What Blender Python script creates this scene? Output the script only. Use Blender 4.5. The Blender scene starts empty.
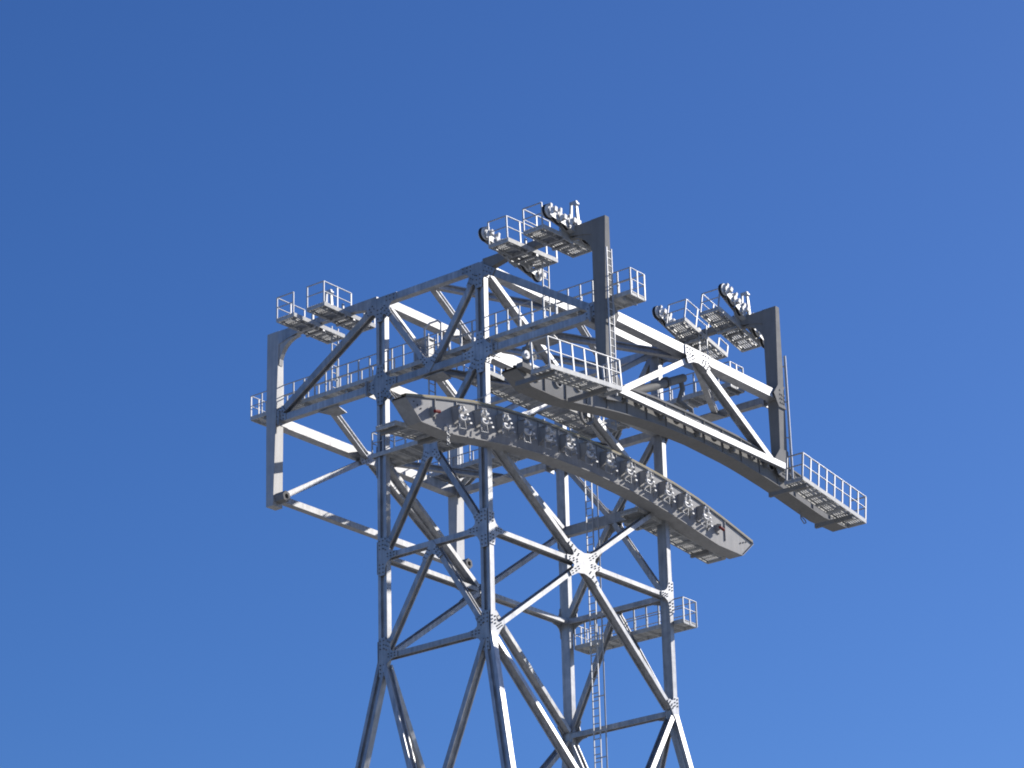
import bpy, math, random
from mathutils import Vector as V, Matrix

rng = random.Random(7)
scene = bpy.context.scene
COL = scene.collection

# ------------------------------------------------------------------ camera
cam_data = bpy.data.cameras.new("camera")
cam_data.sensor_width = 36.0
cam_data.lens = 2945.465 / 1024 * 36.0
cam_data.clip_start = 0.5
cam_data.clip_end = 20000
cam = bpy.data.objects.new("camera", cam_data)
COL.objects.link(cam)
right = V((0.62463, -0.78057, -0.02367)); down = V((0.27883, 0.25123, -0.9269)); fwd = V((0.72945, 0.57236, 0.37457))
M = Matrix(((right.x, -down.x, -fwd.x, -77.08225), (right.y, -down.y, -fwd.y, -66.5906),
            (right.z, -down.z, -fwd.z, 1.7), (0, 0, 0, 1)))
cam.matrix_world = M
scene.camera = cam
scene.render.resolution_x = 1024
scene.render.resolution_y = 768
scene.cycles.filter_width = 1.9

# ------------------------------------------------------------------ sky, sun, exposure
SUN = V((0.80, -0.29, 0.52)).normalized()
world = bpy.data.worlds.new("World")
scene.world = world
world.use_nodes = True
nt = world.node_tree
nt.nodes.clear()
sky = nt.nodes.new("ShaderNodeTexSky")
sky.sky_type = 'NISHITA'
sky.sun_disc = False
sky.sun_elevation = math.asin(SUN.z)
sky.sun_rotation = math.atan2(SUN.x, SUN.y)
sky.altitude = 300
sky.air_density = 1.0
sky.dust_density = 0.8
sky.ozone_density = 10.0
bg = nt.nodes.new("ShaderNodeBackground")
bg.inputs["Strength"].default_value = 0.082
out = nt.nodes.new("ShaderNodeOutputWorld")
hsv = nt.nodes.new("ShaderNodeHueSaturation")
hsv.inputs["Hue"].default_value = 0.508
hsv.inputs["Saturation"].default_value = 1.08
hsv.inputs["Value"].default_value = 1.0
nt.links.new(sky.outputs[0], hsv.inputs["Color"])
nt.links.new(hsv.outputs[0], bg.inputs["Color"])
nt.links.new(bg.outputs[0], out.inputs["Surface"])

sd = bpy.data.lights.new("sun", 'SUN')
sd.energy = 3.8
sd.angle = math.radians(0.5)
sd.color = (1.0, 0.94, 0.86)
sun = bpy.data.objects.new("sun", sd)
COL.objects.link(sun)
sun.rotation_euler = SUN.to_track_quat('Z', 'Y').to_euler()
sun.location = (30, -40, 80)

scene.view_settings.view_transform = 'Standard'
scene.view_settings.look = 'None'
scene.view_settings.gamma = 1
scene.view_settings.exposure = 0.45

# ------------------------------------------------------------------ materials
def steel(name, col, rough=0.5, metal=0.2, var=0.10, scale=2.2, spec=0.5):
    m = bpy.data.materials.new(name)
    m.use_nodes = True
    t = m.node_tree
    b = t.nodes["Principled BSDF"]
    tc = t.nodes.new("ShaderNodeTexCoord")
    n1 = t.nodes.new("ShaderNodeTexNoise")
    n1.inputs["Scale"].default_value = scale
    n1.inputs["Detail"].default_value = 7
    n1.inputs["Roughness"].default_value = 0.65
    r1 = t.nodes.new("ShaderNodeMapRange")
    r1.inputs["From Min"].default_value = 0.3
    r1.inputs["From Max"].default_value = 0.7
    r1.inputs["To Min"].default_value = 1 - var
    r1.inputs["To Max"].default_value = 1 + var
    # vertical weather streaks
    mp = t.nodes.new("ShaderNodeMapping")
    mp.inputs["Scale"].default_value = (6, 6, 0.35)
    n2 = t.nodes.new("ShaderNodeTexNoise")
    n2.inputs["Scale"].default_value = 1.4
    n2.inputs["Detail"].default_value = 4
    r2 = t.nodes.new("ShaderNodeMapRange")
    r2.inputs["From Min"].default_value = 0.35
    r2.inputs["From Max"].default_value = 0.75
    r2.inputs["To Min"].default_value = 1.04
    r2.inputs["To Max"].default_value = 1 - var * 1.3
    mu = t.nodes.new("ShaderNodeMath"); mu.operation = 'MULTIPLY'
    vm = t.nodes.new("ShaderNodeVectorMath"); vm.operation = 'SCALE'
    vm.inputs[0].default_value = col[:3]
    L_ = t.links.new
    L_(tc.outputs["Object"], n1.inputs["Vector"])
    L_(tc.outputs["Object"], mp.inputs["Vector"])
    L_(mp.outputs[0], n2.inputs["Vector"])
    L_(n1.outputs["Fac"], r1.inputs["Value"])
    L_(n2.outputs["Fac"], r2.inputs["Value"])
    L_(r1.outputs[0], mu.inputs[0]); L_(r2.outputs[0], mu.inputs[1])
    oi = t.nodes.new("ShaderNodeObjectInfo")
    ro = t.nodes.new("ShaderNodeMapRange")
    ro.inputs["To Min"].default_value = 1 - var * 0.7
    ro.inputs["To Max"].default_value = 1 + var * 0.5
    mo = t.nodes.new("ShaderNodeMath"); mo.operation = 'MULTIPLY'
    L_(oi.outputs["Random"], ro.inputs["Value"])
    L_(mu.outputs[0], mo.inputs[0]); L_(ro.outputs[0], mo.inputs[1])
    L_(mo.outputs[0], vm.inputs["Scale"])
    L_(vm.outputs[0], b.inputs["Base Color"])
    rr = t.nodes.new("ShaderNodeMapRange")
    rr.inputs["To Min"].default_value = rough - 0.16
    rr.inputs["To Max"].default_value = min(0.95, rough + 0.16)
    L_(n1.outputs["Fac"], rr.inputs["Value"])
    L_(rr.outputs[0], b.inputs["Roughness"])
    b.inputs["Metallic"].default_value = metal
    b.inputs["Specular IOR Level"].default_value = spec
    return m

GALV = steel("galvanised_steel", (0.46, 0.468, 0.48), 0.48, 0.5, 0.22)
PAINT = steel("grey_painted_steel", (0.24, 0.238, 0.232), 0.75, 0.0, 0.08, spec=0.3)
LPAINT = steel("light_grey_painted_steel", (0.50, 0.50, 0.495), 0.55, 0.3, 0.10)
RAIL = steel("galvanised_railing", (0.50, 0.51, 0.52), 0.52, 0.4)
GRATE = steel("galvanised_grating", (0.50, 0.51, 0.51), 0.6, 0.1, 0.15, 6)
BOLT = steel("dark_bolt_heads", (0.13, 0.135, 0.14), 0.7, 0.1)
WHITE = steel("white_roller_paint", (0.72, 0.72, 0.71), 0.5, 0.0, 0.06)
RUBBER = steel("black_rubber", (0.03, 0.03, 0.032), 0.8, 0.0, spec=0.3)
CREAM = steel("cream_rope_liner", (0.50, 0.42, 0.24), 0.7, 0.0, spec=0.3)
RED = steel("red_paint", (0.25, 0.03, 0.03), 0.7, 0.0, spec=0.2)
CONC = steel("concrete", (0.38, 0.37, 0.35), 0.85, 0.0)

# ------------------------------------------------------------------ mesh builder
class MB:
    def __init__(s):
        s.v = []; s.f = []; s.m = []; s.sm = []
    def add(s, vs, fs, mi=0, smooth=False):
        o = len(s.v)
        s.v += [V(v) for v in vs]
        for f in fs:
            s.f.append([i + o for i in f]); s.m.append(mi); s.sm.append(smooth)
    def obox(s, c, a, b, d, mi=0):
        """box about c with half vectors a, b, d"""
        c, a, b, d = V(c), V(a), V(b), V(d)
        vs = [c + a * i + b * j + d * k for i in (-1, 1) for j in (-1, 1) for k in (-1, 1)]
        fs = [(0, 1, 3, 2), (4, 6, 7, 5), (0, 4, 5, 1), (2, 3, 7, 6), (0, 2, 6, 4), (1, 5, 7, 3)]
        if a.cross(b).dot(d) < 0:
            fs = [f[::-1] for f in fs]
        s.add(vs, fs, mi)
    def box(s, lo, hi, mi=0):
        lo, hi = V(lo), V(hi); c = (lo + hi) / 2; h = (hi - lo) / 2
        s.obox(c, (h.x, 0, 0), (0, h.y, 0), (0, 0, h.z), mi)
    def bar(s, p, q, n, dn, dw, mi=0):
        """rectangular bar from p to q, dn thick along n, dw across"""
        p, q = V(p), V(q); t = (q - p).normalized()
        n = V(n); n = (n - t * n.dot(t)).normalized(); w = t.cross(n)
        s.obox((p + q) / 2, (q - p) / 2, n * dn / 2, w * dw / 2, mi)
    def taper(s, p, q, n, a, b, mi=0):
        """bar with section (along n, across) a at p and b at q"""
        p, q = V(p), V(q); t = (q - p).normalized()
        n = V(n); n = (n - t * n.dot(t)).normalized(); w = t.cross(n)
        vs = []
        for c, d in ((p, a), (q, b)):
            for i, j in ((-1, -1), (1, -1), (1, 1), (-1, 1)):
                vs.append(c + n * (d[0] / 2 * i) + w * (d[1] / 2 * j))
        s.add(vs, [(3, 2, 1, 0), (4, 5, 6, 7), (0, 1, 5, 4), (1, 2, 6, 5), (2, 3, 7, 6), (3, 0, 4, 7)], mi)
    def hbeam(s, p, q, n, d, w, tf=0.045, tw=0.03, mi=0):
        p, q = V(p), V(q); t = (q - p).normalized()
        n = V(n); n = (n - t * n.dot(t)).normalized()
        for k in (-1, 1):
            s.bar(p + n * k * (d - tf) / 2, q + n * k * (d - tf) / 2, n, tf, w, mi)
        s.bar(p, q, n, d - 2 * tf, tw, mi)
    def tube(s, pts, r, n=8, mi=0, caps=True):
        pts = [V(p) for p in pts]
        rings = []
        t0 = (pts[1] - pts[0]).normalized()
        u = t0.orthogonal().normalized()
        for i, p in enumerate(pts):
            if i == 0: t = t0
            elif i == len(pts) - 1: t = (pts[i] - pts[i - 1]).normalized()
            else: t = ((pts[i] - pts[i - 1]).normalized() + (pts[i + 1] - pts[i]).normalized()).normalized()
            u = (u - t * u.dot(t)).normalized(); w = t.cross(u)
            rings.append([p + (u * math.cos(2 * math.pi * k / n) + w * math.sin(2 * math.pi * k / n)) * r for k in range(n)])
        vs = [v for ri in rings for v in ri]; fs = []
        for i in range(len(rings) - 1):
            for k in range(n):
                fs.append((i * n + k, i * n + (k + 1) % n, (i + 1) * n + (k + 1) % n, (i + 1) * n + k))
        s.add(vs, fs, mi, True)
        if caps:
            o = (len(rings) - 1) * n
            s.add(rings[0], [tuple(range(n))[::-1]], mi); s.add(rings[-1], [tuple(range(n))], mi)
    def ring(s, c, ax, ro, ri, th, n=20, mi=0):
        """thick ring (wheel rim or socket) about c with axis ax"""
        c = V(c); ax = V(ax).normalized(); u = ax.orthogonal().normalized(); w = ax.cross(u)
        vs = []
        for k in range(n):
            d = u * math.cos(2 * math.pi * k / n) + w * math.sin(2 * math.pi * k / n)
            for r, h in ((ro, -th / 2), (ro, th / 2), (ri, th / 2), (ri, -th / 2)):
                vs.append(c + d * r + ax * h)
        fs = []
        for k in range(n):
            a, b = k * 4, ((k + 1) % n) * 4
            for j in range(4):
                fs.append((a + j, b + j, b + (j + 1) % 4, a + (j + 1) % 4))
        s.add(vs, fs, mi, False)
    def prism(s, poly, off, mi=0):
        """closed polygon extruded by off"""
        poly = [V(p) for p in poly]; off = V(off); n = len(poly)
        nr = V((0, 0, 0))
        for i in range(n):
            nr += poly[i].cross(poly[(i + 1) % n])
        if nr.dot(off) > 0: poly = poly[::-1]
        vs = poly + [p + off for p in poly]
        fs = [tuple(range(n)), tuple(range(2 * n - 1, n - 1, -1))]
        for i in range(n):
            j = (i + 1) % n
            fs.append((j, i, n + i, n + j))
        s.add(vs, fs, mi)
    def build(s, name, mats, parent=None, origin=None):
        if not isinstance(mats, (list, tuple)): mats = [mats]
        me = bpy.data.meshes.new(name)
        o = bpy.data.objects.new(name, me)
        COL.objects.link(o)
        base = V((0, 0, 0))
        if parent is not None:
            o.parent = parent
            x = parent
            while x is not None:
                base += V(x.location); x = x.parent
        if origin is not None:
            o.location = V(origin) - base; base = V(origin)
        me.from_pydata([tuple(v - base) for v in s.v], [], s.f)
        for m in mats: me.materials.append(m)
        for i, p in enumerate(me.polygons):
            p.material_index = s.m[i]; p.use_smooth = s.sm[i]
        me.update()
        return o

def tag(o, label=None, cat=None, group=None, kind=None):
    if label: o["label"] = label
    if cat: o["category"] = cat
    if group: o["group"] = group
    if kind: o["kind"] = kind
    return o

def empty(name, loc, label, cat, group=None):
    o = bpy.data.objects.new(name, None)
    COL.objects.link(o)
    o.location = loc
    o.empty_display_size = 0.2
    return tag(o, label, cat, group)

def copy_tree(o, parent=None):
    c = o.copy(); COL.objects.link(c)
    if parent is not None: c.parent = parent
    for ch in list(o.children): copy_tree(ch, c)
    return c

# ------------------------------------------------------------------ ground
gm = bpy.data.materials.new("stony_ground")
gm.use_nodes = True
t = gm.node_tree; b = t.nodes["Principled BSDF"]
tc = t.nodes.new("ShaderNodeTexCoord"); nz = t.nodes.new("ShaderNodeTexNoise")
nz.inputs["Scale"].default_value = 0.15; nz.inputs["Detail"].default_value = 10
cr = t.nodes.new("ShaderNodeValToRGB")
cr.color_ramp.elements[0].position = 0.35; cr.color_ramp.elements[0].color = (0.17, 0.17, 0.14, 1)
cr.color_ramp.elements[1].position = 0.65; cr.color_ramp.elements[1].color = (0.36, 0.345, 0.32, 1)
t.links.new(tc.outputs["Object"], nz.inputs["Vector"]); t.links.new(nz.outputs["Fac"], cr.inputs["Fac"])
t.links.new(cr.outputs[0], b.inputs["Base Color"]); b.inputs["Roughness"].default_value = 0.9
g = MB(); g.add([(-6000, -6000, 0), (6000, -6000, 0), (6000, 6000, 0), (-6000, 6000, 0)], [(0, 1, 2, 3)])
tag(g.build("ground", gm), kind="structure")

# ------------------------------------------------------------------ the lattice tower
Lx, W, a = 10.865, 4.8, 5.4915
ZT, ZC, ZS, ZM, ZK, ZK2, ZB, ZJ = 46.25, 42.85, 39.83, 36.10, 32.31, 31.53, 39.78, 25.4
YP, YL = -W - a, a
SX, SY = 0.086, 0.21                       # splay of the legs below the kink
X, Y, Z = V((1, 0, 0)), V((0, 1, 0)), V((0, 0, 1))

tower = empty("lattice_tower", (Lx / 2, -W / 2, 0),
              "tall galvanised steel lattice tower with splayed lower legs and a broad cross-arm head", "cable car tower")

def part(mb, name, mats=GALV, parent=None):
    return mb.build(name, mats, tower if parent is None else parent)

POST_X, POST_Y = 0.24, 0.42
def corner(x, y, outx):
    """slotted corner post: the slot opens to the outside (outx)"""
    m = MB()
    tf = 0.13
    for k in (-1, 1):
        yc = y + k * (POST_Y - tf) / 2
        m.box((x - POST_X / 2, yc - tf / 2, zk(x) + 0.0), (x + POST_X / 2, yc + tf / 2, ZT + 0.18))
    m.box((x - outx * 0.119, y - POST_Y / 2 + tf, zk(x)), (x + outx * 0.02, y + POST_Y / 2 - tf, ZT + 0.16))
    return m
def zk(x): return ZK if x < 1 else ZK2
corners = [(0, 0, -1), (0, -W, -1), (Lx, 0, 1), (Lx, -W, 1)]
for x, y, ox in corners:
    part(corner(x, y, ox), "corner_post")
def leg_at(x, y, z):
    sx = -1 if x < 1 else 1; sy = 1 if y > -1 else -1
    dz = zk(x) - z
    return V((x + sx * SX * dz, y + sy * SY * dz, z))
for x, y, ox in corners:
    m = MB()
    p, q = leg_at(x, y, zk(x) + 0.1), leg_at(x, y, 0.45)
    tf = 0.13
    tdir = (q - p).normalized(); n = (Y - tdir * Y.dot(tdir)).normalized(); w = tdir.cross(n)
    if w.x * ox < 0: w = -w
    for k in (-1, 1):
        m.bar(p + n * k * 0.145, q + n * k * 0.145, n, tf, 0.26)
    m.bar(p - w * 0.06, q - w * 0.06, n, 0.159, 0.18)
    part(m, "splayed_leg")
    f = MB(); c = leg_at(x, y, 0)
    f.taper((c.x, c.y, -0.5), (c.x, c.y, 0.6), X, (2.2, 2.2), (1.4, 1.4))
    part(f, "footing", CONC)

# -- planar trusses: members listed as node pairs, gusset plates grown from the members at every node
class Truss:
    def __init__(s, origin, u, n, d, name):
        s.o, s.u, s.n, s.d = V(origin), V(u), V(n), d
        s.nodes = {}; s.k = 0; s.name = name
    def P(s, uv): return s.o + s.u * uv[0] + Z * uv[1]
    def mem(s, A, B, w=0.24, kind="h", name="diagonal_brace", mat=None, trim=(0.25, 0.25), gus=True, d=None):
        p, q = s.P(A), s.P(B); t = (q - p).normalized()
        d = (d or s.d) - 0.004 * (s.k % 14); s.k += 1
        m = MB()
        if kind == "h": m.hbeam(p + t * trim[0], q - t * trim[1], s.n, d, w)
        else: m.bar(p + t * trim[0], q - t * trim[1], s.n, d, w)
        part(m, name, mat or GALV)
        if gus:
            for a_, b_ in ((A, B), (B, A)):
                dv = V((b_[0] - a_[0], b_[1] - a_[1])).normalized()
                s.nodes.setdefault((round(a_[0], 2), round(a_[1], 2)), []).append((dv, w))
    def dirn(s, A, dv, w=0.3):
        s.nodes.setdefault((round(A[0], 2), round(A[1], 2)), []).append((V(dv).normalized(), w))
    def gussets(s, reach=0.8, special=None, d=None, sides=(-1, 1)):
        special = special or {}
        for key, L_ in s.nodes.items():
            rc = special.get(key, reach)
            if not rc or len(L_) < 2: continue
            # merge near-equal directions
            dirs = []
            for dv, w in sorted(L_, key=lambda e: math.atan2(e[0].y, e[0].x)):
                if not any(dv.dot(e[0]) > 0.985 for e in dirs): dirs.append((dv, w))
            c = V(key)
            poly = []
            nd = len(dirs)
            for i in range(nd):
                dv, w = dirs[i]; pr = V((-dv.y, dv.x)); hw = w / 2 + 0.006
                e1, e2 = c + dv * rc - pr * hw, c + dv * rc + pr * hw
                poly += [e1, e2]
                dn, wn = dirs[(i + 1) % nd]
                ang = (math.atan2(dn.y, dn.x) - math.atan2(dv.y, dv.x)) % (2 * math.pi)
                prn = V((-dn.y, dn.x)); e3 = c + dn * rc - prn * (wn / 2 + 0.006)
                if ang < math.radians(165):
                    # fillet: quadratic curve whose control is where the member edges cross
                    h1 = hw / math.tan(ang / 2) if ang < 3.1 else 0
                    ctrl = c + (dv + dn).normalized() * min(rc * 0.9, hw / max(0.2, math.sin(ang / 2)))
                    for tt in (0.25, 0.5, 0.75):
                        poly.append(e2 * (1 - tt) ** 2 + ctrl * 2 * tt * (1 - tt) + e3 * tt * tt)
                elif ang > math.radians(195):
                    poly.append(c - (dv + dn).normalized() * (hw + 0.02))
            D = d or s.d
            m = MB()
            for sd_ in sides:
                off = s.n * sd_
                base = [s.o + s.u * p.x + Z * p.y + off * (D / 2 + 0.003) for p in poly]
                m.prism(base, off * 0.028)
                for dv, w in dirs:
                    pr = V((-dv.y, dv.x))
                    for r in (0.42, 0.62, 0.84):
                        for k in (-1, 1):
                            q = c + dv * (rc * r) + pr * k * w * 0.27
                            q3 = s.o + s.u * q.x + Z * q.y + off * (D / 2 + 0.031)
                            wd = s.u * dv.x + Z * dv.y
                            m.obox(q3 + off * 0.012, wd * 0.02, s.n.cross(wd) * 0.02, off * 0.012, 1)
            part(m, "gusset_plate", [GALV, BOLT])

MIDY = -W / 2
for fx, sgn in ((0, -1), (Lx, 1)):                  # the two cross-arm trusses with the faces below them
    T = Truss((fx, 0, 0), Y, X, 0.29, "cross")
    zk_ = zk(fx)
    T.mem((0, ZT), (-W, ZT), 0.28, "b", "top_chord", trim=(0.2, 0.2))
    # bottom chord in three bolted lengths, from hanger to hanger
    T.mem((YL, ZC), (0, ZC), 0.27, "b", "bottom_chord", trim=(0.25, 0.2))
    T.mem((0, ZC), (-W, ZC), 0.27, "b", "bottom_chord", trim=(0.2, 0.2))
    T.mem((-W, ZC), (YP, ZC), 0.27, "b", "bottom_chord", trim=(0.2, 0.25))
    T.mem((0, ZT), (YL, ZC), 0.27, name="cross_arm_diagonal", trim=(0.3, 0.35))
    T.mem((-W, ZT), (YP, ZC), 0.27, name="cross_arm_diagonal", trim=(0.3, 0.35))
    for y in (0, -W):
        T.mem((y, ZT), (MIDY, ZC), 0.21)
        T.mem((y, ZC), (MIDY, ZS), 0.20)
        T.mem((MIDY, ZS), (y, ZM), 0.21)
        T.mem((MIDY, ZM), (y, zk_), 0.20)
        for zz in (ZT, ZC, ZM, zk_):
            T.dirn((y, zz), (0, -1)); 
            if zz != ZT: T.dirn((y, zz), (0, 1))
    if fx > 1: T.mem((0, ZS), (-W, ZS), 0.18 if fx < 1 else 0.40, "b", "strut", trim=(0.2, 0.2), d=0.2 if fx < 1 else 0.26)
    T.mem((0, ZM), (-W, ZM), 0.2, "h", "strut", trim=(0.2, 0.2))
    T.mem((0, zk_), (-W, zk_), 0.2, "h", "strut", trim=(0.2, 0.2))
    sp = {(0, ZT): 0.85, (-W, ZT): 0.85, (YL, ZC): 0, (YP, ZC): 0, (0, ZC): 0.8, (-W, ZC): 0.8}
    T.gussets(0.72, sp, sides=(sgn,))
for fy, sgn in ((0, 1), (-W, -1)):                  # the faces along the rope direction
    T = Truss((0, fy, 0), X, Y, 0.40, "side")
    mx = Lx / 2
    T.mem((0, ZT), (Lx, ZT), 0.34, "b", "top_chord", trim=(0.2, 0.2))
    T.mem((0, ZC), (Lx, ZC), 0.33, "b", "bottom_chord", trim=(0.2, 0.2))
    T.mem((0, ZM), (mx, ZM), 0.17, "h", "strut", trim=(0.2, 0.25))
    T.mem((mx, ZM), (Lx, ZM), 0.17, "h", "strut", trim=(0.25, 0.2))
    for x in (0, Lx):
        T.mem((x, ZT), (mx, ZC), 0.17)
        T.mem((mx, ZC), (x, ZS), 0.17)
        T.mem((x, ZS), (mx, ZM), 0.17)
        T.mem((mx, ZM), (x, zk(x)), 0.17)
        for zz in (ZT, ZC, ZS, ZM, zk(x)):
            T.dirn((x, zz), (0, -1))
            if zz != ZT: T.dirn((x, zz), (0, 1))
    sp = {(round(mx, 2), ZM): 1.05, (0, ZC): 0.42, (0, ZT): 0.42, (round(Lx, 2), ZC): 0.42, (round(Lx, 2), ZT): 0.42}
    T.gussets(0.62, sp, sides=(sgn,))

# bracing of the splayed part down to the ground
levels = [None, 25.4, 17.6, 9.2]
def ring(z): return [leg_at(x, y, z) for x, y in ((0, 0), (0, -W), (Lx, -W), (Lx, 0))]
def kink(): return [leg_at(x, y, zk(x)) for x, y in ((0, 0), (0, -W), (Lx, -W), (Lx, 0))]
prev = kink()
for li, z in enumerate((25.4, 17.6, 9.2, 1.2)):
    cur = ring(z)
    for i in range(4):
        j = (i + 1) % 4
        n = ((cur[j] - cur[i]).cross(prev[i] - cur[i])).normalized()
        mid = (cur[i] + cur[j]) / 2
        for A_ in (prev[i], prev[j]):
            m = MB(); tt = (mid - A_).normalized()
            m.hbeam(A_ + tt * 0.3, mid - tt * 0.2, n, 0.34 - 0.01 * (A_ is prev[i]) - 0.003 * i, 0.19)
            part(m, "diagonal_brace")
        if z > 2:
            m = MB(); m.hbeam(cur[i], cur[j], n, 0.36 - 0.004 * i, 0.22)
            part(m, "strut")
    prev = cur

# horizontal bracing: diamonds through the chord midpoints, K braces out to the tie beams
def hbrace(p, q, w=0.2, d=0.24, name="horizontal_brace", z=0.0, trim=0.15):
    m = MB(); p, q = V(p), V(q); p.z += z; q.z += z
    t_ = (q - p).normalized()
    m.hbeam(p + t_ * trim, q - t_ * trim, Z, d, w)
    part(m, name)
mx = Lx / 2
i_ = 0
for zz in (ZT, ZC):
    ring4 = [(0, MIDY, zz), (mx, -W, zz), (Lx, MIDY, zz), (mx, 0, zz)]
    for k in range(4):
        hbrace(ring4[k], ring4[(k + 1) % 4], 0.22, 0.24 - 0.005 * k, trim=0.2)
for yo, yi in ((YP, -W), (YL, 0)):
    ym = (yo + yi) / 2
    for k, x in enumerate((0, Lx)):
        hbrace((x, ym, ZC), (mx, yo, ZC), 0.22, 0.25 - 0.006 * k, z=-0.02, trim=0.25)
    # knee plates at the chord midpoints
for x in (0, Lx):
    for y in ((YP - W) / 2, YL / 2, MIDY):
        m = MB()
        s_ = 1 if x == 0 else -1
        m.prism([(x, y - 0.5, ZC - 0.171), (x + s_ * 0.75, y - 0.28, ZC - 0.171), (x + s_ * 0.75, y + 0.28, ZC - 0.171), (x, y + 0.5, ZC - 0.171)], (0, 0, -0.03))
        part(m, "knee_plate")

for y, sgy in ((0, -1), (-W, 1)):
    for zz in (ZT, ZC):
        m = MB()
        m.prism([(mx - 0.75, y, zz - 0.176), (mx - 0.42, y + sgy * 0.8, zz - 0.176), (mx + 0.42, y + sgy * 0.8, zz - 0.176), (mx + 0.75, y, zz - 0.176)], (0, 0, -0.03))
        part(m, "knee_plate")
# hanger posts and arms, tie beams and the V braces in the outer frames
def hanger(x, y, mat, zbot):
    o = -1 if x < 1 else 1
    s_ = -1 if y < -W else 1
    m = MB()
    top = ZT + 0.28
    m.taper((x, y, ZC), (x, y, top), X, (0.42, 0.50), (0.24, 0.62))
    m.taper((x, y, zbot), (x, y, ZC - 0.003), X, (0.52, 0.36), (0.42, 0.495))
    # haunch between post and arm
    pts = []
    for k in range(7):
        a_ = math.pi / 2 * k / 6
        pts.append((x - 0.1, y - s_ * (0.30 + 1.0 * (1 - math.cos(a_))), ZT - 0.16 - 1.0 * (1 - math.sin(a_))))
    pts.append((x - 0.1, y - s_ * 0.28, ZT - 0.1))
    m.prism(pts, (0.2, 0, 0))
    part(m, "hanger_post", mat)
def arm(x, y0, y1, mat):
    """arm from tower top y0 to hanger y1"""
    s_ = 1 if y1 > y0 else -1
    m = MB()
    pro = [(0.18, 0.60), (0.7, 0.42), (1.3, 0.30), (2.0, 0.25), (3.4, 0.25), (4.2, 0.32), (4.8, 0.44), (abs(y1 - y0) - 0.255, 0.56)]
    top = ZT + 0.26
    up = [(x - 0.13, y0 + s_ * d, top - 0.12 * max(0, 1 - (d - 0.18) / 3.0) * 0) for d, h in pro]
    lo = [(x - 0.13, y0 + s_ * d, top - h) for d, h in pro]
    m.prism(up + lo[::-1], (0.26, 0, 0))
    part(m, "hanger_arm", mat)
hanger(0, YL, LPAINT, ZB - 0.42)
hanger(Lx, YL, LPAINT, ZB - 0.42)
hanger(0, YP, PAINT, ZB - 0.25)
hanger(Lx, YP, PAINT, ZB - 0.25)
arm(0, 0, YL, GALV); arm(Lx, 0, YL, GALV)
arm(0, -W, YP, PAINT); arm(Lx, -W, YP, PAINT)

for yo, o, mat in ((YP, -1, PAINT), (YL, 1, GALV)):
    T = Truss((0, yo, 0), X, Y, 0.42, "outer")
    T.mem((0, ZC), (mx, ZC), 0.37, "b", "tie_beam", trim=(0.2, 0.1))
    T.mem((mx, ZC), (Lx, ZC), 0.37, "b", "tie_beam", trim=(0.1, 0.2))
    T.mem((mx, ZC), (0.2, ZB), 0.20, "h", "outer_brace", trim=(0.3, 0.25), d=0.34)
    T.mem((mx, ZC), (Lx - 0.2, ZB), 0.22, "h", "outer_brace", trim=(0.3, 0.25), d=0.36)
    T.gussets(0.8, {(0, ZC): 0, (round(Lx, 2), ZC): 0, (0.2, ZB): 0, (round(Lx - 0.2, 2), ZB): 0}, sides=(-1,))
# ties between the hanger feet
for yo, yy, dd, mat in ((YP, YP - 0.28, 0.18, GALV), (YL, YL, 0.30, GALV)):
    m = MB()
    zf = ZB + (0.16 if yo == YP else 0)
    m.bar((0.1, yy, zf), (Lx - 0.1, yy, zf), Y, dd, 0.24)
    if yo == YP:
        for k in range(5):
            m.bar((0.9 + k * 2.2, yy + 0.05, ZB - 0.02), (0.9 + k * 2.2, yy + 0.28, ZB - 0.02), Z, 0.16, 0.10, 1)
    part(m, "foot_tie", [GALV, PAINT])
# splice end plates where the outer chords bolt to the tower
for x in (0, Lx):
    for y in (0.62, YL - 0.42, -W - 0.62, YP + 0.42):
        m = MB()
        m.box((x - 0.27, y - 0.03, ZC - 0.30), (x + 0.27, y - 0.004, ZC + 0.30))
        m.box((x - 0.27, y + 0.004, ZC - 0.30), (x + 0.27, y + 0.03, ZC + 0.30))
        part(m, "splice_plate")
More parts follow.
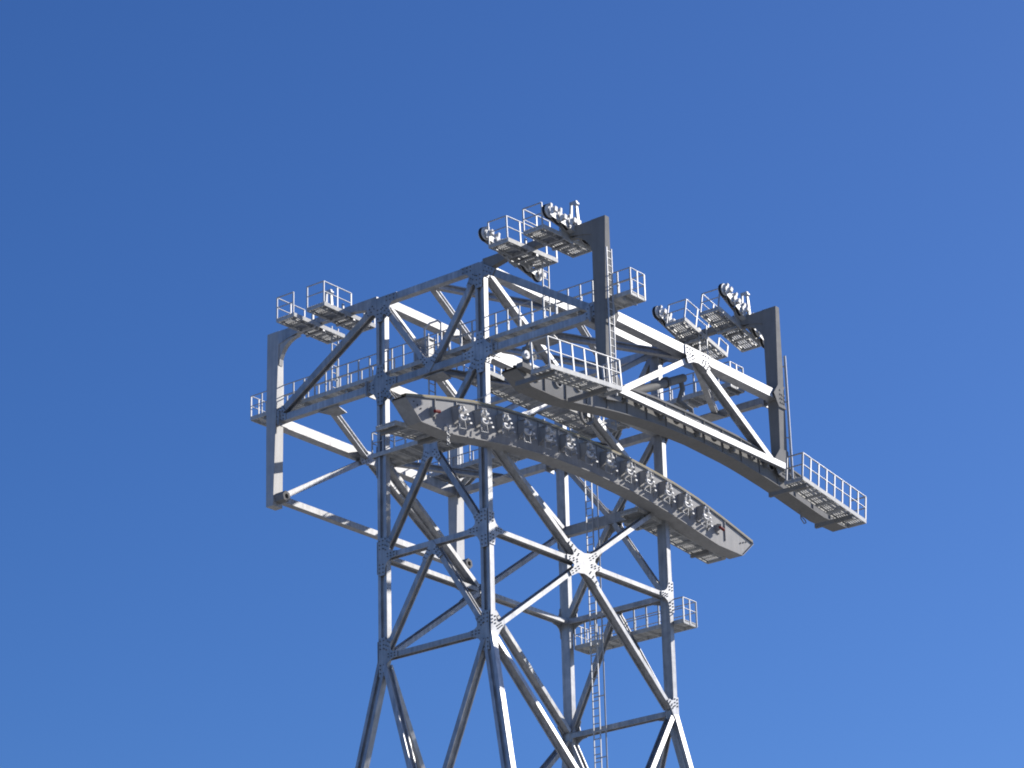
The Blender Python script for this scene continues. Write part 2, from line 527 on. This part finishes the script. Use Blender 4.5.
# hollow pin sockets at the hanger feet
for x in (0, Lx):
    m = MB()
    m.ring((x, YL - 0.42, ZB - 0.10), Y, 0.22, 0.11, 0.45, 6)
    m.ring((x + (0.0), YL - 0.40, ZB - 0.10), Y, 0.115, 0.08, 0.30, 12, 1)
    part(m, "pin_socket", [PAINT, BOLT])
for x in (0, Lx):       # foot gussets at the P side
    m = MB()
    s_ = 1 if x == 0 else -1
    m.prism([(x - 0.32 * s_, YP - 0.20, ZB - 0.35), (x + 0.5 * s_, YP - 0.20, ZB - 0.2), (x + 0.75 * s_, YP - 0.20, ZB + 0.3), (x + 0.26 * s_, YP - 0.20, ZB + 0.9), (x - 0.27 * s_, YP - 0.20, ZB + 0.9)], (0, -0.03, 0))
    for k in range(8):
        m.obox((x + s_ * (0.08 * (k % 3)), YP - 0.24, ZB - 0.1 + 0.12 * (k // 3)), (0.03, 0, 0), (0, 0.012, 0), (0, 0, 0.03), 1)
    part(m, "gusset_plate", [PAINT, BOLT])
    m = MB()
    m.prism([(x - 0.25, YP - 0.256, ZC - 0.5), (x + 0.25, YP - 0.256, ZC - 0.5), (x + 0.25 + s_ * 0.3, YP - 0.256, ZC), (x + 0.22, YP - 0.256, ZC + 0.42), (x - 0.22, YP - 0.256, ZC + 0.42), (x - 0.25 + min(0, s_ * 0.3), YP - 0.256, ZC)], (0, -0.025, 0))
    for k in range(10):
        m.obox((x - 0.12 + 0.12 * (k % 3), YP - 0.289, ZC - 0.3 + 0.17 * (k // 3)), (0.028, 0, 0), (0, 0.01, 0), (0, 0, 0.028), 1)
    part(m, "gusset_plate", [PAINT, BOLT])
# big fairing plates where the upper side braces meet the posts under the saddle
# fat hydraulic pipe and its dangling crank beside the near outer frame
pipe = empty("hoist_pipe", (3.0, YP + 0.55, 40.9), "fat grey pipe with a dangling crank arm under the right hand tie beam", "hoist arm")
m = MB(); m.tube([(1.2, YP + 0.55, 40.15), (5.55, YP + 0.55, 42.2)], 0.16, 14)
m.build("pipe", PAINT, pipe)
m = MB(); m.ring((4.4, YP + 0.55, 41.67), V((3.9, 0, 1.85)), 0.21, 0.15, 0.16, 16)
m.build("collar", BOLT, pipe)
m = MB(); m.tube([(5.35, YP + 0.55, 42.1), (5.4, YP + 0.5, 41.7), (5.1, YP + 0.5, 41.15), (5.65, YP + 0.35, 40.95), (5.7, YP + 0.35, 40.65)], 0.10, 8)
m.build("crank_arm", PAINT, pipe)

# ------------------------------------------------------------------ rope saddles
TOPR = [(0, 40.73), (2.6, 40.69), (4.0, 40.60), (5.4, 40.47), (7.0, 40.24), (8.7, 39.88), (10.6, 39.43)]
BOTR = [(0, 39.58), (2.5, 39.50), (3.7, 39.39), (5.2, 39.22), (8.1, 38.77), (9.8, 38.76)]
def interp(tab, r):
    r = abs(r)
    for (r0, z0), (r1, z1) in zip(tab, tab[1:]):
        if r <= r1: return z0 + (z1 - z0) * (r - r0) / (r1 - r0)
    return tab[-1][1]
XC = 5.43
def saddle(name, label, yo, detailed):
    """arched box girder for the track ropes; yo = outer face"""
    SM = SADDLE if detailed else PAINT
    s = empty(name, (XC, yo + 0.3, 38.7), label, "rope saddle")
    rs_t = [-10.6 + 21.2 * k / 40 for k in range(41)]
    rs_b = [-9.8 + 19.6 * k / 36 for k in range(37)]
    top = [(XC + r, interp(TOPR, r) - (0 if detailed else 0.28)) for r in rs_t]
    bot = [(XC + r, interp(BOTR, r)) for r in rs_b]
    for dy in (0.0, 0.50):
        m = MB()
        m.prism([(x, yo + dy, z) for x, z in top] + [(x, yo + dy, z) for x, z in bot[::-1]], (0, 0.035, 0))
        m.build("side_plate", SM, s)
    m = MB()                                         # bottom flange, with the turned-up ends
    line = [top[0]] + bot + [top[-1]]
    for (x0, z0), (x1, z1) in zip(line, line[1:]):
        m.add([(x0, yo - 0.06, z0 - 0.005), (x1, yo - 0.06, z1 - 0.005), (x1, yo + 0.60, z1 - 0.005), (x0, yo + 0.60, z0 - 0.005),
               (x0, yo - 0.06, z0 - 0.04), (x1, yo - 0.06, z1 - 0.04), (x1, yo + 0.60, z1 - 0.04), (x0, yo + 0.60, z0 - 0.04)],
              [(0, 1, 2, 3), (7, 6, 5, 4), (0, 4, 5, 1), (2, 6, 7, 3)])
    m.build("bottom_flange", SM, s)
    m = MB()                                         # deck under the ropes
    for (x0, z0), (x1, z1) in zip(top, top[1:]):
        m.add([(x0, yo - 0.05, z0 + 0.005), (x1, yo - 0.05, z1 + 0.005), (x1, yo + 0.58, z1 + 0.005), (x0, yo + 0.58, z0 + 0.005),
               (x0, yo - 0.05, z0 + 0.05), (x1, yo - 0.05, z1 + 0.05), (x1, yo + 0.58, z1 + 0.05), (x0, yo + 0.58, z0 + 0.05)],
              [(3, 2, 1, 0), (4, 5, 6, 7), (0, 1, 5, 4), (2, 3, 7, 6)])
    m.build("rope_deck", SM if not detailed else PAINT, s)
    for dy in ((0.0, 0.13) if detailed else (0.05, 0.4)):
        m = MB()                                     # rope channels along the crest
        for (x0, z0), (x1, z1) in zip(top, top[1:]):
            y0 = yo + dy - 0.03
            m.add([(x0, y0, z0 + 0.052), (x1, y0, z1 + 0.052), (x1, y0 + 0.08, z1 + 0.052), (x0, y0 + 0.08, z0 + 0.052),
                   (x0, y0, z0 + 0.13), (x1, y0, z1 + 0.13), (x1, y0 + 0.08, z1 + 0.13), (x0, y0 + 0.08, z0 + 0.13)],
                  [(3, 2, 1, 0), (4, 5, 6, 7), (0, 1, 5, 4), (2, 3, 7, 6)])
        m.build("rope_channel", CREAM if detailed else PAINT, s)
    for k in range(-8, 9):                           # upright stiffeners on the outer plate
        r = k * 1.18 + 0.42
        if abs(r) > 9.7: continue
        m = MB()
        zt, zb = interp(TOPR, r) - (0.01 if detailed else 0.30), interp(BOTR, r)
        m.box((XC + r - 0.018, yo - 0.04, zb + (0.30 if detailed else 0.02)), (XC + r + 0.018, yo - 0.002, zt))
        m.build("stiffener", SM, s)
    for sgn in (-1, 1):
        m = MB()
        for k in range(3):
            r = sgn * (9.75 + 0.2 * k)
            z = (interp(TOPR, r) + 38.85) / 2
            m.tube([(XC + r, yo - 0.03, z + 0.1 * k), (XC + r, yo + 0.02, z + 0.1 * k)], 0.03, 6, 0)
        m.build("end_bolt", BOLT, s)
    return s
SADDLE = steel("saddle_paint", (0.36, 0.36, 0.358), 0.65, 0.0, 0.12, spec=0.35)
low = saddle("rope_saddle", "long arched grey rope saddle lined with roller clamps, crossing close before the tower posts", -5.46, True)
up = saddle("rope_saddle", "long arched grey rope saddle under the right hand hanger posts, railed platforms beside it", -10.32, False)
for i, k in enumerate(range(-8, 9)):                 # rimmed black discs standing in for open holes in the upper saddle
    r = k * 1.18
    if abs(r) > 9.6: continue
    z = interp(TOPR, r) * 0.5 + interp(BOTR, r) * 0.5 - 0.02
    m = MB()
    m.ring((XC + r, -10.325, z), Y, 0.20, 0.16, 0.10, 18)
    m.tube([(XC + r, -10.33, z), (XC + r, -10.31, z)], 0.165, 18, 1)  # black colour painted for the shade inside a hole, no rubber here
    m.build("hole_disc", [SADDLE, RUBBER], up)
# roller clamps on the lower saddle
def clamp(r, full):
    yo = -5.46
    zt, zb = interp(TOPR, r), interp(BOTR, r)
    zc = zb + (zt - zb) * 0.60
    sl = -0.0246 * r
    tx = V((1, 0, sl)).normalized(); tz = V((-sl, 0, 1)).normalized()
    c = V((XC + r, yo, zc))
    def at(u, o, w): return c + tx * (u * 1.25) - Y * (o * 0.62) + tz * (w * 1.2 - 0.09)
    m = MB()
    if full:
        m.obox(at(0, 0.025, 0), tx * 0.15, Y * 0.022, tz * 0.27)
        m.prism([at(-0.14, 0.045, 0.28), at(-0.14, 0.52, 0.22), at(-0.14, 0.56, 0.05), at(-0.14, 0.40, -0.10), at(-0.14, 0.045, -0.22)], tx * 0.03)
        m.obox(at(0.0, 0.26, 0.29), tx * 0.15, Y * 0.22, tz * 0.018)
        m.obox(at(-0.02, 0.30, 0.02), tx * 0.10, Y * 0.05, tz * 0.05)
    else:
        m.obox(at(0, 0.03, 0), tx * 0.12, Y * 0.028, tz * 0.16)
        m.prism([at(-0.1, 0.06, 0.16), at(-0.1, 0.42, 0.10), at(-0.1, 0.42, -0.06), at(-0.1, 0.06, -0.16)], tx * 0.03)
    o = m.build("roller_clamp", [SADDLE], low)
    rb = MB()
    rb.tube([at(-0.12, 0.36, -0.02), at(0.10, 0.36, -0.02)], 0.085 if full else 0.06, 12)
    rb.build("roller", WHITE if full else RED, o)
    if full:
        for w0, flip in ((0.17, 1), (-0.06, -1)):
            hk = MB()
            pts = []
            for k in range(8):
                an = math.radians(-40 + 230 * k / 7)
                pts.append(at(0.02 + flip * 0.12 * math.cos(an), 0.47 + 0.01 * k, w0 + flip * 0.10 * math.sin(an)))
            hk.tube(pts, 0.05, 6)
            hk.build("rope_hook", WHITE, o)
        lp = MB()
        lp.tube([at(-0.08, 0.36, -0.12), at(-0.14, 0.42, -0.40), at(0.16, 0.42, -0.40), at(0.18, 0.36, -0.12)], 0.022, 6)
        lp.build("hanging_loop", RAIL, o)
        for k in range(4):
            ch = MB()
            p = at(0.30 + 0.05 * k, 0.20, 0.20 - 0.13 * k)
            ch.obox(p, tx * 0.055, Y * 0.12, tz * 0.03)
            ch.obox(p + Y * 0.14, tx * 0.02, Y * 0.06, tz * 0.02)
            ch.build("spacer_block", WHITE if k % 2 == 0 else RAIL, o)
    return o
for k in range(15):
    r = -9.15 + k * (17.35 / 14)
    clamp(r, 0 < k < 14)

# ------------------------------------------------------------------ platforms, walkways, railings
def grating(m, o, u, v, n, lu, lv, pitch=0.085, bw=0.06, th=0.03):
    """bars along u, spread across v, cross bars along v"""
    k = int(lv / pitch)
    for i in range(k + 1):
        c = o + v * (lv * i / k)
        m.bar(c, c + u * lu, n, th, bw)
    k = max(2, int(lu / 0.30))
    for i in range(k + 1):
        c = o + u * (lu * i / k) - n * (th / 2 + 0.012)
        m.bar(c, c + v * lv, n, 0.02, 0.03)
def floor_mb(o, u, v, n, lu, lv, rib=0.9):
    m = MB()
    grating(m, o + n * 0.0, u, v, n, lu, lv)
    for e in (-0.02, lv + 0.02):
        m.bar(o + v * e - n * 0.06, o + v * e + u * lu - n * 0.06, n, 0.16, 0.035)
    k = max(1, round(lu / rib))
    for i in range(k + 1):
        c = o + u * (0.02 + (lu - 0.04) * i / k) - n * 0.10
        m.bar(c, c + v * lv, n, 0.10, 0.05)
    return m
def rail_mb(path, n, h=1.0, sp=0.95, r=0.022, pw=0.06, mid=True, posts=True):
    """railing along a path of floor points"""
    m = MB(); n = V(n)
    pts = [V(p) for p in path]
    for p, q in zip(pts, pts[1:]):
        t_ = (q - p).normalized(); ln = (q - p).length
        m.tube([p + n * h, q + n * h], r, 6)
        if mid: m.tube([p + n * h * 0.52, q + n * h * 0.52], r * 0.85, 6)
        k = max(1, round(ln / sp))
        for i in range(0 if p == pts[0] else 1, k + 1):
            c = p + t_ * (ln * i / k)
            m.bar(c - n * 0.12, c + n * h, t_, pw, pw * 0.55)
    return m
def walkway(name, label, o, u, v, lu, lv, rails, cat="walkway", group=None, h=0.88, rib=0.9, sp=0.55, mat=None, r=0.022, pw=0.06, brackets=()):
    """o: floor corner, u: long direction, v: across; rails: list of paths in (along, across)"""
    o, u, v = V(o), V(u).normalized(), V(v)
    v = (v - u * v.dot(u)).normalized(); n = u.cross(v)
    if n.z < 0: n = -n
    e = empty(name, o, label, cat, group)
    floor_mb(o, u, v, n, lu, lv, rib).build("floor", GRATE, e)
    for path in rails:
        rail_mb([o + u * a_ + v * b_ for a_, b_ in path], n, h, sp, r, pw).build("railing", mat or RAIL, e)
    for p, q, w in brackets:
        m = MB(); m.bar(p, q, Z, w, w * 0.7); m.build("bracket", GALV, e)
    return e

WZ = ZC + 0.64
walkway("walkway", "long railed catwalk on the front cross-arm, jutting past both its ends", (0.22, 6.95, WZ), -Y, X, 18.3, 0.85,
        [[(6.6, 0.85), (0, 0.85), (0, 0), (18.3, 0), (18.3, 0.85), (8.2, 0.85)]],
        brackets=[((0.3, y, WZ - 0.16), (1.0, y, WZ - 0.16), 0.14) for y in (6.3, 4.2, 2.1, -1.2, -3.6, -6.9, -9.0, -11.0)])
walkway("walkway", "railed catwalk on the rear cross-arm, behind the tower posts", (Lx - 1.07, 6.6, WZ), -Y, X, 15.6, 0.85,
        [[(6.6, 0), (0, 0), (0, 0.85), (15.6, 0.85), (15.6, 0), (8.2, 0)]],
        brackets=[((Lx - 1.0, y, WZ - 0.16), (Lx - 0.3, y, WZ - 0.16), 0.14) for y in (6.0, 4.2, 2.1, -1.2, -3.6, -6.9, -8.8)])
walkway("walkway", "grating catwalk running through the middle of the tower head between the two cross-arms", (1.24, -2.55, ZC + 0.15), X, -Y, 8.4, 1.1,
        [[(0, 0), (8.4, 0)], [(0, 1.1), (8.4, 1.1)]], sp=0.42)
walkway("walkway", "short catwalk with blue shaded railing under the left end of the lower rope saddle", (-0.16, 0.42, ZS + 0.34), -Y, X, 5.4, 1.25,
        [[(5.4, 0), (0, 0), (0, 1.25), (4.4, 1.25)]], rib=0.62)
walkway("walkway", "lower railed landing on the back of the tower beside the caged ladder", (Lx + 0.16, -0.25, ZM - 0.95), -Y, X, 5.2, 0.85,
        [[(1.0, 0), (0, 0), (0, 0.85), (5.2, 0.85), (5.2, 0), (2.3, 0)]], rib=0.6)
walkway("walkway", "short rear landing below the head, behind the right end of the lower saddle", (Lx + 0.1, -2.9, ZS - 0.2), -Y, X, 1.8, 0.8,
        [[(0, 0.8), (1.8, 0.8)]])
# platforms beside the saddle ends
g1 = "platforms hung beside the rope saddles"
def saddle_platform(label, x0, z0, x1, z1, ya, yb, railed, sp):
    u = V((x1 - x0, 0, z1 - z0)); ln = u.length
    v = V((0, yb - ya, 0)); w = abs(yb - ya)
    un = u.normalized(); n = un.cross(v.normalized())
    if n.z < 0: n = -n
    rails = []
    if railed: rails = [[(0, 0.06), (0, w), (ln, w), (ln, 0.06)]]
    yf = ya - 0.72 if railed else ya
    w = abs(yb - yf); v = V((0, yb - yf, 0))
    if railed: rails = [[(0, 0.06), (0, w), (ln, w), (ln, 0.06)]]
    e = walkway("maintenance_platform", label, (x0, yf, z0), u, v, ln, w, rails, "platform", g1, h=0.98, sp=sp, r=0.03, pw=0.07, rib=0.7)
    for f in (0.08, 0.80):
        c = V((x0, ya, z0)) + u * f - n * 0.2
        m = MB(); m.bar(c + V((0, 0.2 if railed else 0, 0)), V((c.x, yb, c.z)), Z, 0.16, 0.12); m.build("bracket", PAINT, e)
    return e
saddle_platform("railed platform on the outer side of the upper saddle's left end", -5.6, 38.68, -1.6, 39.05, -10.62, -12.1, True, 0.62)
saddle_platform("railed platform jutting at the far right tip of the upper saddle", 9.5, 38.85, 13.75, 38.25, -10.62, -12.1, True, 0.53)
saddle_platform("open grating platform behind the right tip of the lower saddle", 9.2, 39.3, 15.0, 38.80, -4.82, -4.0, False, 0.6)
saddle_platform("small grating platform behind the left tip of the lower saddle", -5.0, 38.75, -2.2, 39.05, -4.82, -4.0, False, 0.6)

# ------------------------------------------------------------------ platforms and roller batteries on the hanger arms
g2 = "small railed platforms on the hanger arms"
def arm_platform(label, x, y, side, tilt):
    """railed grating across a hanger arm; side = where the long railing stands"""
    e = empty("arm_platform", (x, y, ZT - 0.10), label, "platform", g2)
    ct, st = math.cos(tilt), math.sin(tilt)
    u = V((ct, 0, -st)); n = V((st, 0, ct))
    o = V((x, y - 0.42, ZT - 0.05)) - u * 1.45
    floor_mb(o, u, Y, n, 2.9, 0.84, 0.72).build("floor", GRATE, e)
    yy = 0.84 if side > 0 else 0.0
    rail_mb([o + Y * (0.84 - yy), o + Y * yy, o + Y * yy + u * 1.55], n, 0.86, 0.75, 0.026, 0.06).build("railing", RAIL, e)
    rail_mb([o + Y * yy + u * 2.3, o + Y * yy + u * 2.9], n, 0.42, 0.6, 0.028, 0.07, mid=False).build("railing", RAIL, e)
    m = MB()
    for k in (-0.25, 0.25):
        m.bar(V((x + k, y - 0.45, ZT - 0.22)), V((x + k, y + 0.45, ZT - 0.22)), Z, 0.10, 0.10)
        m.bar(V((x + k * 0.9, y - 0.3, ZT - 0.2)), V((x + k * 0.9, y - 0.3, ZT + 0.3)), Y, 0.08, 0.08)
    for k_ in (0.15, 0.70):
        c = o + u * 0.1 + Y * k_ - n * 0.17
        m.bar(c, c + u * 2.7, n, 0.05, 0.05)
    for k in range(7):
        c = o + u * (0.2 + 0.42 * k) + Y * 0.15 - n * 0.16
        m.obox(c, u * 0.06, Y * 0.05, n * 0.05)
        m.obox(c + Y * 0.55, u * 0.05, Y * 0.06, n * 0.06)
    m.build("clamp_rail", GALV, e)
    return e
Y1, Y2 = -8.5, -6.9
arm_platform("small railed platform on the front right arm, nearest the tall hanger post", -0.15, Y1, 1, -0.03)
arm_platform("small railed platform on the front right arm, next to the tower top", -0.15, Y2, -1, -0.05)
arm_platform("small railed platform on the rear right arm, nearest its hanger post", Lx - 0.12, Y1, 1, 0.23)
arm_platform("small railed platform on the rear right arm, next to the tower top", Lx - 0.12, Y2, -1, 0.23)
arm_platform("small empty railed platform on the front left arm, farthest out", -0.15, 3.5, 1, 0.0)
arm_platform("small empty railed platform on the front left arm, second from its end", -0.15, 1.95, -1, 0.0)

g3 = "white roller batteries for the haul rope"
def battery(label, x, y, z, tilt, ln, nw, side):
    e = empty("roller_battery", (x, y, z), label, "rope rollers", g3)
    ct, st = math.cos(tilt), math.sin(tilt)
    u = V((ct, 0, -st)); n = V((st, 0, ct)); c0 = V((x, y, z))
    m = MB()
    for k in (-1, 1):
        m.bar(c0 - u * ln / 2 + Y * 0.12 * k, c0 + u * ln / 2 + Y * 0.12 * k, n, 0.22, 0.03)
    m.obox(c0, u * 0.25, Y * 0.10, n * 0.12)
    m.prism([c0 - u * 0.45 - n * 0.05 - Y * 0.15 * side, c0 + u * 0.45 - n * 0.05 - Y * 0.15 * side, c0 + u * 0.2 - n * 0.42 - Y * 0.15 * side, c0 - u * 0.2 - n * 0.42 - Y * 0.15 * side], Y * 0.03)
    m.build("beam", RAIL, e)
    for i in range(nw):
        c = c0 + u * (-ln / 2 + ln * i / (nw - 1)) + n * 0.14 - n * (0.10 * (abs(i - (nw - 1) / 2) / nw * 2) ** 2)
        w = MB()
        w.ring(c, Y, 0.27, 0.20, 0.10, 18, 1)
        w.ring(c - Y * 0.055, Y, 0.245, 0.07, 0.07, 18)
        w.ring(c + Y * 0.055, Y, 0.245, 0.07, 0.07, 18)
        w.tube([c - Y * 0.14, c + Y * 0.14], 0.06, 8)
        w.build("wheel", [WHITE, RUBBER], e)
        h = MB()
        h.bar(c - n * 0.20 - Y * 0.16, c + n * (0.26 + 0.06 * (i % 2)) - Y * 0.16, u, 0.10, 0.035)
        h.bar(c + n * 0.27 - Y * 0.17, c + n * 0.27 + Y * 0.10, u, 0.11, 0.05)
        h.tube([c - Y * 0.19, c - Y * 0.15], 0.12, 12)
        h.obox(c + u * 0.17 - Y * 0.20 + n * (0.12 - 0.10 * (i % 2)), u * 0.07, Y * 0.06, n * 0.09)
        h.build("rope_guard", WHITE, e)
    return e
battery("white wheel battery on the front right arm, close to the tall hanger post", -0.15, -9.12, ZT + 0.15, 0.11, 2.8, 6, -1)
battery("white wheel battery on the front right arm, on the tower side", -0.15, -6.31, ZT - 0.06, 0.19, 3.1, 6, 1)
battery("steeply tilted white wheel battery on the rear right arm, close to its hanger post", Lx - 0.1, -9.12, ZT + 0.22, 0.45, 3.0, 6, -1)
battery("tilted white wheel battery on the rear right arm, on the tower side", Lx - 0.4, -6.30, ZT + 0.14, 0.30, 3.1, 6, 1)

g4 = "lifting frames on the hanger arms"
def davit(label, x, y):
    e = empty("lifting_frame", (x, y, ZT + 0.26), label, "lifting frame", g4)
    m = MB()
    for k, dx in ((-1, 0.0), (1, 0.0)):
        m.taper((x + 0.0, y + 0.17 * k, ZT + 0.24), (x, y + 0.11 * k, ZT + 1.22), X, (0.14, 0.10), (0.09, 0.07))
    m.build("leg", RAIL, e)
    m = MB(); m.bar((x, y - 0.15, ZT + 1.26), (x, y + 0.15, ZT + 1.26), Z, 0.08, 0.11)
    m.tube([(x - 0.08, y - 0.11, ZT + 1.18), (x + 0.08, y - 0.11, ZT + 1.18)], 0.09, 10)
    m.build("head_beam", RAIL, e)
davit("slim upright lifting frame on the front right arm beside the tall hanger post", 0.0, YP + 1.15)
davit("slim upright lifting frame on the rear right arm", Lx, YP + 1.15)
davit("slim upright lifting frame on the front left arm between its two platforms", 0.0, 2.72)

# ------------------------------------------------------------------ ladders
def ladder(label, p, q, side, w=0.42, cage=None, r=0.028, rung=0.30, out=None):
    e = empty("ladder", p, label, "ladder")
    p, q, s_ = V(p), V(q), V(side).normalized()
    m = MB()
    for k in (-1, 1):
        m.bar(p + s_ * k * w / 2, q + s_ * k * w / 2, s_, 0.03, 0.055)
    ln = (q - p).length; t_ = (q - p).normalized()
    for i in range(int(ln / rung)):
        c = p + t_ * (0.15 + i * rung)
        m.tube([c - s_ * w / 2, c + s_ * w / 2], r * 0.7, 6, caps=False)
    m.build("frame", RAIL, e)
    if out is not None:
        m = MB(); o = V(out)
        m.tube([p + o + s_ * 0.1, q + o + s_ * 0.1], 0.03, 8)
        for i in range(int(ln / 2.4) + 1):
            c = p + t_ * min(ln, i * 2.4 + 0.3)
            m.bar(c + s_ * 0.1, c + o + s_ * 0.1, t_, 0.04, 0.04)
        m.build("safety_rail", RAIL, e)
    return e
ladder("long slim ladder with a safety rail climbing inside the tower behind the diagonal braces", (Lx - 0.5, -1.66, 6.0), (Lx - 0.5, -1.66, 42.6), Y, 0.31, out=(0.0, -0.52, 0.0))
ladder("white ladder on the outer face of the tall front hanger post", (-0.12, YP - 0.42, 39.6), (-0.12, YP - 0.42, 45.2), X, 0.28, rung=0.28)
pole = empty("conduit_pole", (Lx + 0.38, YP - 0.28, 39.3), "thin pale upright pole standing off the rear hanger post's outer edge", "pole")
m = MB(); m.tube([(Lx + 0.38, YP - 0.28, 39.3), (Lx + 0.36, YP - 0.28, 44.6)], 0.05, 8); m.build("shaft", RAIL, pole)
for k in range(4):
    m = MB(); m.bar((Lx + 0.2, YP - 0.20, 39.8 + k * 1.45), (Lx + 0.38, YP - 0.27, 39.8 + k * 1.45), Z, 0.04, 0.04); m.build("standoff", RAIL, pole)
ladder("short ladder dropping from the front right arm platform to the cross-arm catwalk", (0.95, -7.05, WZ), (0.95, -7.05, ZT + 0.2), X, 0.36)
ladder("short ladder dropping from the front left arm platform to the cross-arm catwalk", (0.95, 3.25, WZ), (0.95, 3.25, ZT + 0.2), X, 0.36)
ladder("short ladder dropping from the rear right arm platform to the rear catwalk", (Lx - 0.5, -7.45, WZ), (Lx - 0.5, -7.45, ZT + 0.2), Y, 0.36)
ladder("short ladder linking the middle of the front catwalk with the lower short catwalk", (0.45, -2.0, ZS + 0.45), (0.45, -2.0, WZ + 1.0), X, 0.36)

# small rope hardware seen at the saddle tips
m = MB()
m.tube([(12.55, -10.0, 38.80), (12.55, -10.0, 38.50), (12.75, -10.0, 38.36), (12.9, -10.0, 38.42), (12.85, -10.0, 38.5), (12.6, -10.0, 38.6)], 0.022, 6)
tag(m.build("rope_hook", PAINT), "small bent wire hook hanging below the upper saddle's right end", "hook")
m = MB()
for k in range(6):
    m.ring((-3.0 + 0.03 * (k % 2), -5.56, 38.95 - 0.13 * k), X if k % 2 else Y, 0.07, 0.04, 0.03, 8)
tag(m.build("chain", RAIL), "short chain dangling from the lower saddle near its left end", "chain")

# sheave under the near side chord, cabinet on the front catwalk, rope stop at the upper saddle's left tip
sh = empty("deflection_sheave", (5.6, -5.12, 42.0), "round grey sheave hung below the near side chord, behind the upper saddle", "pulley")
m = MB(); m.ring((5.6, -5.22, 41.95), Y, 0.40, 0.30, 0.10, 24); m.ring((5.6, -5.22, 41.95), Y, 0.12, 0.03, 0.14, 12)
for k in range(5):
    an = k * 2 * math.pi / 5
    d_ = V((math.cos(an), 0, math.sin(an)))
    m.bar(V((5.6, -5.22, 41.95)) + d_ * 0.11, V((5.6, -5.22, 41.95)) + d_ * 0.31, Y, 0.05, 0.07)
m.build("wheel", PAINT, sh)
m = MB()
for dy in (-0.10, 0.10):
    m.bar((5.6, -5.22 + dy, 42.75), (5.6, -5.22 + dy, 41.85), Y, 0.03, 0.16)
m.bar((5.6, -5.34, 42.72), (5.6, -5.02, 42.72), Z, 0.08, 0.2)
m.build("hanger", GALV, sh)
cb = empty("control_cabinet", (0.62, -1.5, WZ), "small grey control cabinet with conduits standing on the front catwalk left of its middle", "cabinet")
m = MB(); m.box((0.42, -1.85, WZ + 0.12), (0.80, -1.15, WZ + 0.92)); m.box((0.38, -1.90, WZ + 0.925), (0.84, -1.10, WZ + 0.96)); m.build("housing", LPAINT, cb)
m = MB(); m.box((0.405, -1.80, WZ + 0.18), (0.418, -1.20, WZ + 0.87)); m.build("door", GALV, cb)
m = MB()
for x, y in ((0.45, -1.8), (0.77, -1.8), (0.45, -1.2), (0.77, -1.2)): m.box((x - 0.03, y - 0.03, WZ), (x + 0.03, y + 0.03, WZ + 0.118))
m.bar((0.45, -1.8, WZ + 0.05), (0.45, -1.2, WZ + 0.05), Z, 0.04, 0.04); m.bar((0.77, -1.8, WZ + 0.06), (0.77, -1.2, WZ + 0.06), Z, 0.04, 0.04); m.bar((0.45, -1.5, WZ + 0.055), (0.77, -1.5, WZ + 0.055), Z, 0.04, 0.04)
m.build("stand", GALV, cb)
m = MB(); m.tube([(0.9, -1.3, WZ), (0.9, -1.3, WZ + 1.6), (0.9, -1.55, WZ + 1.75), (0.9, -1.95, WZ + 1.75), (0.9, -2.1, WZ + 1.6), (0.9, -2.1, WZ)], 0.04, 8); m.build("conduit", RAIL, cb)
rsx = empty("rope_stop", (-4.9, -10.3, 39.3), "cluster of white and grey clamp wheels at the left tip of the upper saddle", "rope stop")
m = MB(); m.box((-5.15, -10.62, 39.15), (-4.45, -10.36, 39.32)); m.box((-4.85, -10.60, 39.321), (-4.72, -10.38, 40.0)); m.build("bracket", PAINT, rsx)
for x, z, mt in ((-5.0, 39.60, WHITE), (-4.62, 39.66, PAINT), (-4.78, 39.98, PAINT)):
    m = MB(); m.ring((x, -10.66, z), Y, 0.15, 0.06, 0.10, 16); m.tube([(x, -10.75, z), (x, -10.5, z)], 0.06, 8); m.build("wheel", mt, rsx)
